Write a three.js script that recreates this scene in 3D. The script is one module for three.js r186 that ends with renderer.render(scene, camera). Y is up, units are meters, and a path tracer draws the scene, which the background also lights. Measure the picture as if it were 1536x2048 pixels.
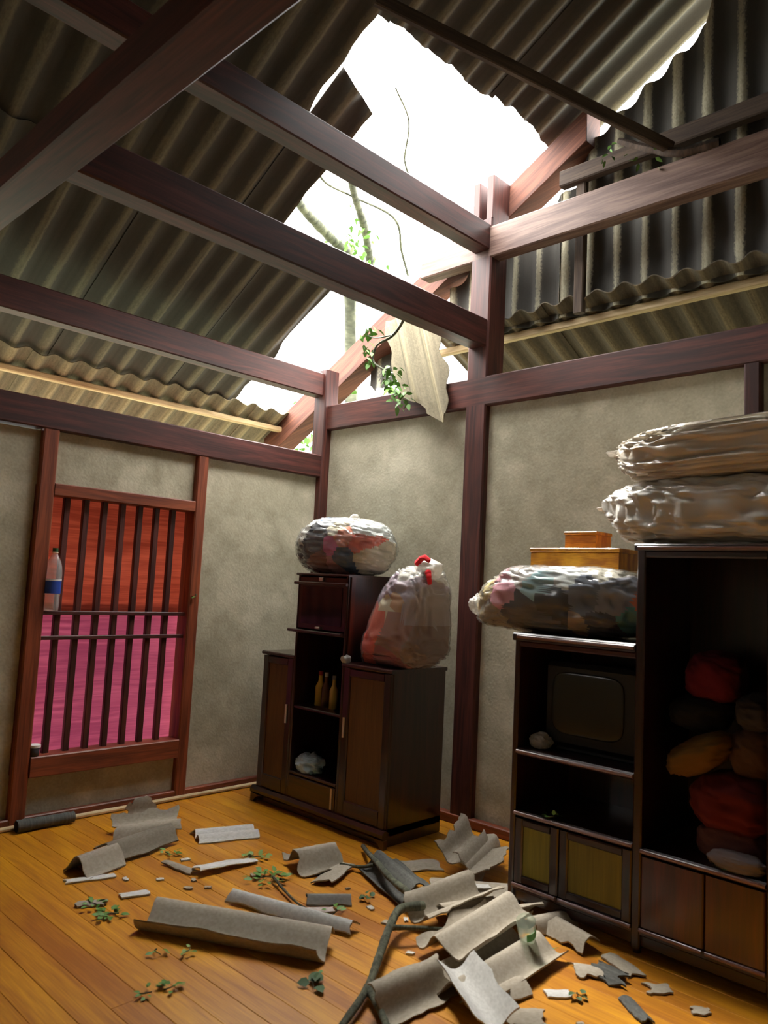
import * as THREE from 'three';
import { mergeGeometries, mergeVertices } from 'three/addons/utils/BufferGeometryUtils.js';

// ---------------------------------------------------------------- camera, sky, exposure
const scene = new THREE.Scene();
const camera = new THREE.PerspectiveCamera(67.41, 1536 / 2048, 0.05, 200);
camera.rotation.order = 'YXZ';
camera.rotation.set(THREE.MathUtils.degToRad(5.45), THREE.MathUtils.degToRad(44.25), THREE.MathUtils.degToRad(2.87));
camera.position.set(4.651, 1.5, 4.031);
camera.focus = 6.5; camera.userData.fStop = 3.2;
scene.add(camera);
{ // even overcast sky, the only light: three times as bright overhead as at the horizon
  const w = 32, h = 64, d = new Float32Array(w * h * 4);
  for (let j = 0; j < h; j++) for (let i = 0; i < w; i++) { const e = Math.max(0, Math.sin(((j + 0.5) / h - 0.5) * Math.PI)), l = 1.25 * (1 + 2 * e) / 3, o = (j * w + i) * 4; d[o] = l; d[o + 1] = l * 0.985; d[o + 2] = l * 0.955; d[o + 3] = 1; }
  const t = new THREE.DataTexture(d, w, h, THREE.RGBAFormat, THREE.FloatType); t.mapping = THREE.EquirectangularReflectionMapping; t.magFilter = t.minFilter = THREE.LinearFilter; t.needsUpdate = true; scene.background = t;
}
scene.backgroundIntensity = 1.0;
// the sun behind the clouds: a wide soft glow that falls through the hole onto the planks before the wall unit
const sun = new THREE.DirectionalLight(new THREE.Color(1, 0.96, 0.88), 0.32);
sun.target.position.set(3.0, 0, 1.35); sun.position.set(3.0 - 2.1 * 4, 4.0 * 4, 1.35 - 0.6 * 4); sun.castShadow = true; sun.shadow.radius = 26; sun.shadow.mapSize.set(2048, 2048); sun.shadow.bias = -0.0005;
Object.assign(sun.shadow.camera, { left: -9, right: 9, top: 9, bottom: -9, near: 1, far: 40 }); scene.add(sun, sun.target);
const renderer = new THREE.WebGLRenderer({ antialias: true });
renderer.toneMapping = THREE.LinearToneMapping;
renderer.toneMappingExposure = 24;
renderer.shadowMap.enabled = true;

// ---------------------------------------------------------------- small tools
let seed = 7;
const rnd = () => { seed = (seed + 0x6D2B79F5) | 0; let t = Math.imul(seed ^ (seed >>> 15), 1 | seed); t = (t + Math.imul(t ^ (t >>> 7), 61 | t)) ^ t; return ((t ^ (t >>> 14)) >>> 0) / 4294967296; };
const rr = (a, b) => a + (b - a) * rnd();
const lerp = (a, b, t) => a + (b - a) * t, clamp = (x, a = 0, b = 1) => Math.min(b, Math.max(a, x));
const smooth = (a, b, x) => { const t = clamp((x - a) / (b - a)); return t * t * (3 - 2 * t); };
const hash = (i, j, k) => { let h = Math.imul(i, 374761393) + Math.imul(j, 668265263) + Math.imul(k, 2147483647 ^ 0x5bd1e995); h = Math.imul(h ^ (h >>> 13), 1274126177); return ((h ^ (h >>> 16)) >>> 0) / 4294967295; };
function noise(x, y, z = 0, px = 0, py = 0) {            // value noise, optionally periodic in x and y
  const i = Math.floor(x), j = Math.floor(y), k = Math.floor(z), f = x - i, g = y - j, h = z - k;
  const u = f * f * (3 - 2 * f), v = g * g * (3 - 2 * g), w = h * h * (3 - 2 * h);
  const m = (a, p) => (p ? ((a % p) + p) % p : a), H = (a, b, c) => hash(m(i + a, px), m(j + b, py), k + c);
  const lo = lerp(lerp(H(0, 0, 0), H(1, 0, 0), u), lerp(H(0, 1, 0), H(1, 1, 0), u), v);
  return h === 0 ? lo : lerp(lo, lerp(lerp(H(0, 0, 1), H(1, 0, 1), u), lerp(H(0, 1, 1), H(1, 1, 1), u), v), w);
}
function fbm(x, y, z = 0, o = 4, px = 0, py = 0) { let s = 0, a = 0.5, t = 0; for (let i = 0; i < o; i++) { s += a * noise(x, y, z + i * 7, px, py); t += a; a *= 0.5; x *= 2; y *= 2; px *= 2; py *= 2; } return s / t; }
const taken = {};
const numbered = (n) => { const c = taken[n] = (taken[n] ?? -1) + 1; return c ? `${n}_${String(c).padStart(3, '0')}` : n; };
function texture(w, h, mw, mh, fn, colour = true) {       // fn(u, v) -> [r, g, b] 0..255, mw x mh metres per repeat
  const d = new Uint8Array(w * h * 4);
  for (let j = 0; j < h; j++) for (let i = 0; i < w; i++) { const c = fn(i / w, j / h), o = (j * w + i) * 4; for (let k = 0; k < 3; k++) d[o + k] = clamp(c[k], 0, 255); d[o + 3] = 255; }
  const t = new THREE.DataTexture(d, w, h); t.wrapS = t.wrapT = THREE.RepeatWrapping; t.magFilter = THREE.LinearFilter; t.minFilter = THREE.LinearMipmapLinearFilter; t.generateMipmaps = true;
  if (colour) t.colorSpace = THREE.SRGBColorSpace; t.repeat.set(1 / mw, 1 / mh); t.needsUpdate = true; return t;
}
const mix3 = (a, b, t) => [lerp(a[0], b[0], t), lerp(a[1], b[1], t), lerp(a[2], b[2], t)];
const std = (o) => new THREE.MeshStandardMaterial({ roughness: 0.8, side: THREE.DoubleSide, ...o });
const phys = (o) => new THREE.MeshPhysicalMaterial({ roughness: 0.5, side: THREE.DoubleSide, ...o });
function shadowed(o) { o.traverse((m) => { if (m.isMesh) { m.castShadow = m.receiveShadow = true; } }); return o; }
function mesh(name, geo, mat, parent = scene) { const m = new THREE.Mesh(geo, mat); m.name = parent === scene ? numbered(name) : name; m.castShadow = m.receiveShadow = true; parent.add(m); return m; }
function tag(o, label, category, group, kind) { o.userData.label = label; o.userData.category = category; if (group) o.userData.group = group; if (kind) o.userData.kind = kind; return o; }
function group(name, label, category, pos = [0, 0, 0], turn = 0, grp, kind) { const g = new THREE.Group(); g.name = numbered(name); g.position.set(...pos); g.rotation.y = turn; scene.add(g); return tag(g, label, category, grp, kind); }

// a box with chamfered long edges, length along local z, uv in metres (v runs along the length)
function bar(w, h, l, c = 0.006) {
  c = Math.min(c, w / 3, h / 3); const x = w / 2, y = h / 2, s = new THREE.Shape();
  s.moveTo(-x + c, -y); s.lineTo(x - c, -y); s.lineTo(x, -y + c); s.lineTo(x, y - c); s.lineTo(x - c, y); s.lineTo(-x + c, y); s.lineTo(-x, y - c); s.lineTo(-x, -y + c); s.closePath();
  const g = new THREE.ExtrudeGeometry(s, { depth: l, bevelEnabled: false, steps: 1 }); g.translate(0, 0, -l / 2);
  const u = g.attributes.uv, a = rr(0, 3), b = rr(0, 3); for (let i = 0; i < u.count; i++) u.setXY(i, u.getX(i) + a, u.getY(i) + b);
  return g;
}
// box between two corners with its grain along an axis
function boxAt(axis, [x0, x1], [y0, y1], [z0, z1], c) {
  const dx = x1 - x0, dy = y1 - y0, dz = z1 - z0; let g;
  if (axis === 'x') { g = bar(dz, dy, dx, c); g.rotateY(Math.PI / 2); } else if (axis === 'y') { g = bar(dx, dz, dy, c); g.rotateX(-Math.PI / 2); } else g = bar(dx, dy, dz, c);
  g.translate((x0 + x1) / 2, (y0 + y1) / 2, (z0 + z1) / 2); return g;
}
function timber(name, label, category, axis, X, Y, Z, mat, grp, c = 0.008) {
  const cx = (X[0] + X[1]) / 2, cz = (Z[0] + Z[1]) / 2, g = boxAt(axis, X, Y, Z, c); g.translate(-cx, -Y[0], -cz);
  const m = mesh(name, g, mat); m.position.set(cx, Y[0], cz); return tag(m, label, category, grp, 'structure');
}
function tube(points, r0, r1, seg = 8, rad = 7) {
  const curve = new THREE.CatmullRomCurve3(points.map((p) => new THREE.Vector3(...p))), n = points.length * seg, g = new THREE.TubeGeometry(curve, n, 1, rad, false), p = g.attributes.position;
  const v = new THREE.Vector3(), c = new THREE.Vector3();
  for (let i = 0; i <= n; i++) { curve.getPointAt(i / n, c); const r = lerp(r0, r1, i / n) * (0.9 + 0.25 * noise(i * 0.7, r0 * 900)); for (let j = 0; j <= rad; j++) { const k = i * (rad + 1) + j; v.fromBufferAttribute(p, k).sub(c).multiplyScalar(r).add(c); p.setXYZ(k, v.x, v.y, v.z); } }
  g.computeVertexNormals(); return g;
}
// a corrugated plate: (u across the waves, v along them, h off the plate) -> map -> xyz ; the edges may be ragged
function corrugated(map, { u0, u1, v0, v1, pitch = 0.19, amp = 0.022, phase = 0, th = 0.007, nu, nv = 6, left, right, low, high, sag = 0 }) {
  nu = nu ?? Math.max(6, Math.round((u1 - u0) / pitch * 12));
  const P = [], U = [], I = [], grid = (s) => { const base = P.length / 3; for (let j = 0; j <= nv; j++) for (let i = 0; i <= nu; i++) {
    const a = i / nu, b = j / nv, ul = u0 + (left ? left(b) : 0), ur = u1 + (right ? right(b) : 0), vl = v0 + (low ? low(a) : 0), vh = v1 + (high ? high(a) : 0);
    const u = lerp(ul, ur, a), v = lerp(vl, vh, b), h = amp * Math.cos(2 * Math.PI * (u - phase) / pitch) + s * th / 2 + sag * Math.sin(Math.PI * b);
    P.push(...map(u, v, h)); U.push(u, v); } return base; };
  const A = grid(1), B = grid(-1), W = nu + 1;
  for (let j = 0; j < nv; j++) for (let i = 0; i < nu; i++) { const k = j * W + i; I.push(A + k, A + k + W, A + k + 1, A + k + 1, A + k + W, A + k + W + 1, B + k, B + k + 1, B + k + W, B + k + 1, B + k + W + 1, B + k + W); }
  const rim = (list) => { const b = P.length / 3; for (const k of list) for (const s of [A, B]) { P.push(P[(s + k) * 3], P[(s + k) * 3 + 1], P[(s + k) * 3 + 2]); U.push(U[(s + k) * 2], U[(s + k) * 2 + 1] + (s === A ? 0 : 0.01)); } for (let i = 0; i < list.length - 1; i++) { const q = b + i * 2; I.push(q, q + 1, q + 2, q + 1, q + 3, q + 2); } };
  const row = (j) => Array.from({ length: W }, (_, i) => j * W + i), col = (i) => Array.from({ length: nv + 1 }, (_, j) => j * W + i);
  rim(row(0)); rim(row(nv)); rim(col(0)); rim(col(nu));
  const g = new THREE.BufferGeometry(); g.setAttribute('position', new THREE.Float32BufferAttribute(P, 3)); g.setAttribute('uv', new THREE.Float32BufferAttribute(U, 2)); g.setIndex(I); g.computeVertexNormals(); return g;
}
const ragged = (a, f, s) => (t) => a * (fbm(t * f + s * 3.7, s * 11.3, 0, 3) - 0.5) * 2;

// ---------------------------------------------------------------- materials
function woodTexture(dark, light, { w = 256, h = 640, mw = 0.5, mh = 2, lines = 26, contrast = 1, s = 0 } = {}) {
  return texture(w, h, mw, mh, (u, v) => {
    const wob = fbm(u * 4, v * 3, s, 3, 4, 3) * 1.6, g = fbm(u * lines + wob * 3, v * 6, s + 3, 4, 0, 6), fine = fbm(u * 128, v * 16, s + 9, 2, 128, 16), patch = fbm(u * 3, v * 4, s + 5, 3, 3, 4);
    let t = clamp((g - 0.5) * 1.5 * contrast + (fine - 0.5) * 0.7 + (patch - 0.5) * 0.9 + 0.5); return mix3(dark, light, t);
  });
}
const M = {};
M.timber = std({ map: woodTexture([50, 20, 15], [94, 45, 35], { s: 1 }), roughness: 0.55 });
M.timberB = std({ map: woodTexture([50, 20, 17], [96, 46, 40], { s: 21 }), roughness: 0.5 });
M.timberHoleLit = std({ map: woodTexture([80, 54, 46], [136, 110, 97], { s: 27 }), roughness: 0.6 });  // paler copy: light from the roof hole painted into the wood
M.timberRaw = std({ map: woodTexture([74, 38, 24], [116, 68, 48], { s: 31 }), roughness: 0.75 });
M.paleWood = std({ map: woodTexture([176, 150, 108], [222, 200, 158], { s: 41, lines: 18 }), roughness: 0.7 });
M.batten = std({ map: woodTexture([58, 46, 38], [92, 76, 62], { s: 47 }), roughness: 0.85 });
M.frame = std({ map: woodTexture([88, 38, 20], [142, 72, 42], { s: 51 }), roughness: 0.5 });
M.floor = [0, 1, 2].map((k) => phys({ map: woodTexture([[158, 94, 8], [162, 98, 9], [154, 90, 7]][k], [[208, 144, 18], [212, 148, 19], [204, 139, 16]][k], { s: 61 + k * 9, lines: 16, contrast: 0.7 }), roughness: 0.42, clearcoat: 0.25, clearcoatRoughness: 0.35 }));
const plasterMap = texture(768, 768, 2.4, 2.4, (u, v) => {
  const big = fbm(u * 5, v * 5, 2, 4, 5, 5), mid = fbm(u * 22, v * 22, 4, 3, 22, 22), fine = fbm(u * 240, v * 240, 8, 2, 240, 240), patch = smooth(0.58, 0.72, fbm(u * 9, v * 9, 14, 4, 9, 9));
  const t = 0.5 + (big - 0.5) * 0.9 + (mid - 0.5) * 0.5 + (fine - 0.5) * 0.35 + patch * 0.22; return mix3([142, 136, 114], [198, 191, 168], clamp(t));
});
const plasterBump = texture(384, 384, 1.2, 1.2, (u, v) => { const t = 255 * (0.6 * fbm(u * 90, v * 90, 3, 3, 90, 90) + 0.4 * fbm(u * 10, v * 10, 6, 3, 10, 10)); return [t, t, t]; }, false);
M.plaster = std({ map: plasterMap, bumpMap: plasterBump, bumpScale: 0.0025, roughness: 0.95 });
// asbestos-cement sheet: lengthwise streaks, soot with shade painted in along the hollows of the waves (u = 0 on a crest), grain
const sheetTexture = (a, b, sootShade, s, k = 1) => texture(380, 640, 0.95, 2.4, (u, v) => {
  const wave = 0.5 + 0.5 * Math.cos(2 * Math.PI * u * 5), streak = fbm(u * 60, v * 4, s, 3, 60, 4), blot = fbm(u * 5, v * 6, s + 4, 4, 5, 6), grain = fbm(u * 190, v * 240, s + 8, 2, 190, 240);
  const q = smooth(0.1, 0.34, wave + (blot - 0.5) * 0.6 + (grain - 0.5) * 0.25) * sootShade; const c = mix3(a, b, clamp(0.5 + (streak - 0.5) * 1.2 * k + (grain - 0.5) * 0.8 + (blot - 0.5) * 0.6)); return mix3(c, [64, 62, 59], q);
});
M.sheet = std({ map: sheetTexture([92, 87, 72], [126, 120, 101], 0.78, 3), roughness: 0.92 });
M.sheetClean = std({ map: sheetTexture([112, 102, 78], [160, 146, 116], 0.35, 13), roughness: 0.92 });
M.sheetLow = std({ map: sheetTexture([84, 72, 54], [128, 112, 86], 0.4, 17), roughness: 0.92 });
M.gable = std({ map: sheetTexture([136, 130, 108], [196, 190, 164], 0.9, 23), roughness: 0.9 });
M.shard = std({ map: sheetTexture([140, 130, 114], [172, 162, 146], 0.0, 33, 0.25), roughness: 0.95 });
M.shardPale = std({ map: sheetTexture([176, 174, 168], [214, 212, 206], 0.0, 43, 0.3), roughness: 0.9 });
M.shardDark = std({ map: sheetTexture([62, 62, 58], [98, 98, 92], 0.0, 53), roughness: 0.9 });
M.ground = std({ color: new THREE.Color().setRGB(0.07, 0.075, 0.05), roughness: 1 });
M.bark = std({ map: woodTexture([52, 54, 43], [102, 104, 85], { s: 71 }), roughness: 0.95 });
M.leaf = std({ color: new THREE.Color().setRGB(0.1, 0.23, 0.035), roughness: 0.6 });
M.leafPale = std({ color: new THREE.Color().setRGB(0.2, 0.32, 0.08), roughness: 0.6 });
M.leafDark = std({ color: new THREE.Color().setRGB(0.05, 0.1, 0.03), roughness: 0.7 });

// ---------------------------------------------------------------- floor
{
  const g = new THREE.Group(); g.name = 'floor'; scene.add(g); tag(g, 'orange varnished plank floor littered with broken roof sheet', 'floor', null, 'structure');
  const W = 0.12;
  for (let k = 0; k < 52; k++) { const z = -0.02 + k * W, j = rr(1.4, 5.6); for (const [a, b] of [[-0.02, j], [j, 7.25]]) mesh('floor_board', boxAt('x', [a + 0.0007, b - 0.0007], [-0.03, rr(-0.0012, 0)], [z + 0.0005, z + W - 0.0005], 0.0015), M.floor[Math.floor(rnd() * 3)], g); }
  tag(mesh('floor_slab', new THREE.BoxGeometry(7.6, 0.25, 6.6).translate(3.6, -0.16, 3.1), M.batten), 'dark subfloor under the planks', 'floor', null, 'structure');
}
tag(mesh('ground', new THREE.BoxGeometry(80, 0.2, 80).translate(3, -0.5, 0), M.ground), 'grassy ground outside the house', 'ground', null, 'structure');

// ---------------------------------------------------------------- walls (plaster set behind the timbers)
function panel(parent, X, Y, Z, name = 'plaster_panel') { // plain box, uv in metres on the large faces
  const g = new THREE.BoxGeometry(X[1] - X[0], Y[1] - Y[0], Z[1] - Z[0]); g.translate((X[0] + X[1]) / 2, (Y[0] + Y[1]) / 2, (Z[0] + Z[1]) / 2);
  const p = g.attributes.position, n = g.attributes.normal, u = g.attributes.uv; for (let i = 0; i < p.count; i++) u.setXY(i, Math.abs(n.getX(i)) > 0.5 ? p.getZ(i) : p.getX(i), Math.abs(n.getY(i)) > 0.5 ? p.getZ(i) : p.getY(i));
  return mesh(name, g, M.plaster, parent);
}
function shell(name, label) { const g = new THREE.Group(); g.name = name; scene.add(g); return tag(g, label, 'wall', null, 'structure'); }
{
  const l = shell('wall_left', 'grey plastered wall around the barred window'), X = [-0.12, -0.03];
  panel(l, X, [0, 2.34], [0, 1.06]); panel(l, X, [2.0, 2.34], [1.06, 2.22]); panel(l, X, [0, 0.3], [1.06, 2.22]); panel(l, X, [0, 2.325], [2.22, 6.3]);
  const b = shell('wall_back', 'grey plastered wall behind the cabinets'), Z = [-0.14, -0.05];
  panel(b, [-0.12, 1.46], [0, 2.74], Z); panel(b, [1.46, 3.26], [0, 2.74], Z); panel(b, [3.34, 7.3], [0, 2.74], Z); panel(b, [3.26, 3.34], [0, 2.74], Z);
  const r = shell('wall_right', 'plain grey plastered wall across the room'); panel(r, [7.2, 7.3], [0, 3.4], [-0.12, 6.3]);
  const f = shell('wall_front', 'plain grey plastered wall facing the cabinets'); panel(f, [-0.12, 7.3], [0, 3.3], [6.2, 6.3]);
  const gs = new THREE.Shape(); gs.moveTo(-0.12, 3.3); gs.lineTo(7.3, 3.3); gs.lineTo(3.6, 5.42); gs.closePath();
  mesh('gable_panel', new THREE.ExtrudeGeometry(gs, { depth: 0.1, bevelEnabled: false }).translate(0, 0, 6.2), M.plaster, f);
}
// ---------------------------------------------------------------- posts and beams
const BEAM = 'timber frame of the roof';
timber('plate_beam', 'dark red beam over the barred window', 'beam', 'z', [-0.13, 0.02], [2.335, 2.515], [0.02, 6.2], M.timberB);
timber('upper_plate_beam', 'red-brown beam under the corrugated roof above the window wall', 'beam', 'z', [-0.11, 0], [3.0, 3.19], [0.02, 6.2], M.timber);
timber('wall_beam', 'long red beam along the top of the plastered wall behind the cabinets', 'beam', 'x', [0.03, 7.2], [2.725, 2.925], [-0.1, 0], M.timber);
timber('gable_tie_beam', 'heavy beam coloured paler for light from the hole, running from the forked post below the gable sheets', 'beam', 'x', [0.98, 7.2], [3.75, 3.97], [-0.11, 0], M.timberHoleLit);
timber('lower_purlin_beam', 'thick dark beam joining the forked post lower down, crossing the roof hole', 'beam', 'z', [1.47, 1.6], [3.13, 3.32], [0, 2.8], M.timberB);
timber('upper_purlin_beam', 'thick dark beam joining the forked post near its top, crossing the roof hole', 'beam', 'z', [1.47, 1.6], [3.805, 3.985], [0, 6.2], M.timberB);
timber('cross_beam', 'wide reddish tie beam in shade under the roof', 'beam', 'x', [0.02, 7.1], [3.12, 3.28], [2.8, 2.96], M.timber);
timber('gable_rail_beam', 'thin dark rail nailed across the gable sheets above the heavy beam', 'beam', 'x', [2.03, 6], [4.17, 4.28], [-0.23, -0.16], M.batten);
timber('gable_stud_pillar', 'narrow upright stud against the gable sheets', 'post', 'y', [2.13, 2.2], [3.3, 4.3], [-0.25, -0.2], M.batten);
timber('corner_pillar', 'reddish corner post where the window wall meets the cabinet wall', 'post', 'y', [-0.11, 0.03], [0, 3.22], [-0.11, 0.03], M.timber);
timber('stud_pillar', 'short red stud under the long wall beam by the stacked pillows', 'post', 'y', [3.26, 3.34], [0, 2.725], [-0.06, 0.005], M.timber);
{ // the forked post: shaft and two prongs
  const p = group('forked_pillar', 'tall red post with a forked top between the two cabinets', 'post', [1.53, 0, -0.095], 0, null, 'structure');
  mesh('shaft', boxAt('y', [-0.085, 0.085], [0, 4.03], [-0.095, 0.095], 0.01), M.timber, p);
  mesh('prong', boxAt('y', [-0.085, -0.03], [4.03, 4.31], [-0.095, 0.095], 0.004), M.timber, p);
  mesh('prong', boxAt('y', [0.03, 0.085], [4.03, 4.335], [-0.095, 0.095], 0.004), M.timber, p);
}
{ // sloping end rafter over the cabinet wall
  const s = new THREE.Shape(), y = (x) => 3.2 + 0.565 * x; s.moveTo(-1.05, y(-1.05) - 0.03); s.lineTo(2.2, y(2.2)); s.lineTo(2.2, y(2.2) + 0.225); s.lineTo(-1.05, y(-1.05) + 0.225); s.closePath();
  const g = new THREE.ExtrudeGeometry(s, { depth: 0.17, bevelEnabled: true, bevelSize: 0.004, bevelThickness: 0.004, bevelSegments: 1 }), u = g.attributes.uv, c = Math.cos(0.514), q = Math.sin(0.514);
  for (let i = 0; i < u.count; i++) { const a = u.getX(i), b = u.getY(i); u.setXY(i, -a * q + b * c, a * c + b * q); }
  g.translate(0, 0, -0.365); tag(mesh('rafter_beam', g, M.timberRaw), 'raw orange-brown rafter slanting up along the open roof hole', 'beam', null, 'structure');
}
// left wall: window frame and studs
const FR = 0.015;
timber('window_stud_pillar', 'reddish stud at the bottle end of the barred window', 'post', 'y', [-0.12, FR], [0, 2.335], [2.12, 2.215], M.frame);
timber('window_stud_pillar', 'reddish stud between the barred window and the bare plaster by the corner', 'post', 'y', [-0.12, FR], [0, 2.335], [1.06, 1.145], M.frame);
{
  const w = group('window_1', 'barred wooden window with orange and pink sheets hung behind the bars', 'window', [0, 0, 0], 0, null, 'structure');
  mesh('lintel', boxAt('z', [-0.11, FR], [1.94, 2.015], [1.145, 2.12]), M.frame, w);
  mesh('sill', boxAt('z', [-0.11, FR + 0.01], [0.28, 0.4], [1.145, 2.12]), M.frame, w);
  for (let k = 0; k < 7; k++) { const z = 2.012 - k * 0.1225; mesh('bar', boxAt('y', [-0.075, -0.04], [0.4, 1.94], [z - 0.019, z + 0.019], 0.004), M.timberB, w); }
  for (const y of [1.235, 1.085]) mesh('rail', boxAt('z', [-0.04, -0.022], [y - 0.012, y + 0.012], [1.145, 2.12], 0.003), M.timberB, w);
  const sheetOf = (y0, y1, x, mat, f, s) => { const geo = new THREE.PlaneGeometry(1.34, y1 - y0, 60, 60), p = geo.attributes.position; for (let i = 0; i < p.count; i++) p.setZ(i, 0.012 * (fbm(p.getX(i) * f[0], p.getY(i) * f[1], s, 3) - 0.5)); const uv = geo.attributes.uv; for (let i = 0; i < uv.count; i++) uv.setXY(i, p.getY(i), p.getX(i)); geo.computeVertexNormals(); geo.rotateY(Math.PI / 2); geo.translate(x, (y0 + y1) / 2, 1.64); mesh('curtain', geo, mat, w); };
  const veil = (a, b, s) => phys({ map: woodTexture(a, b, { s }), roughness: 1, transmission: 0.1, thickness: 0 });
  sheetOf(1.22, 2.2, -0.17, veil([136, 50, 33], [182, 80, 56], 81), [14, 2], 4); sheetOf(0.1, 1.3, -0.2, veil([138, 54, 82], [178, 82, 108], 91), [2, 16], 9);
}
tag(mesh('baseboard_left', boxAt('z', [-0.03, 0.012], [0, 0.06], [0, 6.2]), M.frame), 'dark red skirting along the window wall', 'baseboard', null, 'structure');
tag(mesh('trim_1', boxAt('z', [0.012, 0.04], [0, 0.028], [0.05, 6.2], 0.01), M.paleWood), 'pale wooden strip on the floor along the window wall', 'trim', null, 'structure');
tag(mesh('baseboard_back', boxAt('x', [0.05, 7.2], [0, 0.06], [-0.05, 0.005]), M.frame), 'dark red skirting behind the cabinets', 'baseboard', null, 'structure');
timber('eave_batten_beam', 'pale batten under the lapped roof sheets beyond the window wall', 'beam', 'z', [-0.86, -0.8], [2.83, 2.875], [-0.2, 6.3], M.paleWood);
timber('gable_batten_beam', 'pale batten carrying the low roof sheets behind the long wall beam', 'beam', 'x', [0.86, 7.2], [3.27, 3.325], [-0.39, -0.34], M.paleWood);

// ---------------------------------------------------------------- roof sheets
{
  const roof = new THREE.Group(); roof.name = 'ceiling'; scene.add(roof); tag(roof, 'broken corrugated cement roof with a large hole to the sky', 'ceiling', null, 'structure');
  const th = Math.atan(0.58), c = Math.cos(th), s = Math.sin(th), Y0 = 3.43;
  const slope = (lift) => (u, v, h) => [v - s * (h + lift), Y0 + 0.58 * v + c * (h + lift), u];
  const add = (x0, x1, z0, z1, lift, mat, o = {}) => mesh('roof_sheet', corrugated(slope(lift), { u0: z0, u1: z1, v0: x0, v1: x1, ...o }), mat, roof);
  const row = (x0, x1, cuts, lift, mat) => { for (let i = 0; i < cuts.length - 1; i++) add(x0, x1, cuts[i] - (i ? 0.05 : 0), cuts[i + 1], lift + (i % 2) * 0.009, mat); };
  row(-1.4, -0.72, [-0.42, 0.16, 1.11, 2.06, 3.01, 3.96, 4.91, 6.4], -0.04, M.sheetClean);
  add(-0.8, 0.58, 0.36, 1.0, 0, M.sheet, { nv: 14, left: ragged(0.05, 5, 2) }); row(-0.8, 0.62, [0.98, 1.93, 2.88, 3.83, 4.78, 6.4], 0.004, M.sheet);
  add(0.54, 1.52, 1.07, 1.38, 0.03, M.sheet, { nv: 12, left: ragged(0.035, 4, 5), high: (t) => 0.1 * t - 0.03 }); add(0.54, 1.93, 1.36, 2.1, 0.039, M.sheet, { nv: 18, left: (b) => 0.05 * smooth(0.5, 0.6, b) + 0.012 * Math.sin(b * 31) }); row(0.54, 1.93, [2.08, 3.03, 3.98, 4.93, 6.4], 0.034, M.sheet);
  add(1.9, 3.62, -0.52, 0.4, 0.06, M.sheet, { low: ragged(0.04, 7, 3) }); add(1.88, 3.62, 0.36, 1.31, 0.067, M.sheet, { low: ragged(0.03, 8, 4) }); row(1.86, 3.62, [1.29, 2.24, 3.19, 4.14, 5.09, 6.4], 0.06, M.sheet);
  const far = (u, v, h) => [7.2 - v + s * h, Y0 + 0.58 * v + c * h, u];
  for (let k = 0; k < 7; k++) mesh('roof_sheet', corrugated(far, { u0: -0.4 + k * 0.96, u1: 0.58 + k * 0.96, v0: -1.3, v1: 3.66 }), M.sheet, roof);
}
{ // gable cladding and the low skirt roof outside it
  const g = new THREE.Group(); g.name = 'wall_gable'; scene.add(g); tag(g, 'upright corrugated sheets closing the gable above the beams', 'wall', null, 'structure');
  const up = (lift) => (u, v, h) => [u, v, -0.31 - h - lift];
  for (let k = 0; k < 7; k++) { const a = 1.02 + k * 0.9, b = a + 0.95, topAt = (x) => (x < 1.54 ? 3.17 + 0.565 * x : x < 2.07 ? 3.08 + 0.565 * x : x < 3.6 ? 3.255 + 0.575 * x + 0.17 * smooth(2.93, 2.98, x) : 7.55 - 0.575 * x) + 0.018 * Math.sin(x * 33);
    mesh('gable_sheet', corrugated(up((k % 2) * 0.009), { u0: a, u1: b, v0: 3.33, v1: 3.4, nu: 60, high: (t) => topAt(lerp(a, b, t)) - 3.4 }), M.gable, g); }
  const k = new THREE.Group(); k.name = 'skirt_roof'; scene.add(k); tag(k, 'low corrugated roof sloping away outside the cabinet wall', 'roof', null, 'structure');
  const sk = (lift) => (u, v, h) => [u, 3.40 - 0.45 * v + h + lift, -0.22 - v];
  for (let i = 0; i < 7; i++) { const a = 0.93 + i * 0.92; mesh('roof_sheet', corrugated(sk((i % 2) * 0.008), { u0: a, u1: a + 0.95, v0: 0, v1: 1.2, low: ragged(0.012, 9, i) }), M.sheetLow, k); }
  mesh('gable_sheet', corrugated(up(0.02), { u0: 0.16, u1: 0.5, v0: 3.12, v1: 3.5, nu: 30, high: (t) => 0.19 * t, low: ragged(0.05, 5, 3) }), M.gable, g);
  tag(mesh('wall_light_block', new THREE.BoxGeometry(6.6, 3.3, 0.08).translate(4.0, 1.25, -1.5), M.plaster), 'unseen added wall keeping ground light off the skirt roof', 'wall', null, 'structure');  // unseen wall, added to stop ground bounce under the skirt roof
}
// ---------------------------------------------------------------- things in the room
// ---------------------------------------------------------------- furniture
M.cab = phys({ map: woodTexture([29, 9, 7], [56, 20, 15], { s: 101 }), roughness: 0.3, clearcoat: 0.6, clearcoatRoughness: 0.2 });
M.cabRed = phys({ map: woodTexture([58, 18, 10], [88, 32, 18], { s: 121 }), roughness: 0.3, clearcoat: 0.6, clearcoatRoughness: 0.2 });
M.cane = std({ map: woodTexture([84, 55, 23], [112, 77, 35], { s: 131, contrast: 0.4 }), roughness: 0.6 });
M.olive = std({ map: woodTexture([104, 92, 14], [134, 120, 26], { s: 141, contrast: 0.4 }), roughness: 0.6 });
M.rail = phys({ color: new THREE.Color().setRGB(0.22, 0.11, 0.09), roughness: 0.22, clearcoat: 1, clearcoatRoughness: 0.12 });
M.glassDark = phys({ color: new THREE.Color().setRGB(0.012, 0.013, 0.018), roughness: 0.12 });
M.metal = std({ color: new THREE.Color().setRGB(0.7, 0.68, 0.62), metalness: 0.9, roughness: 0.35 });
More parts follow.
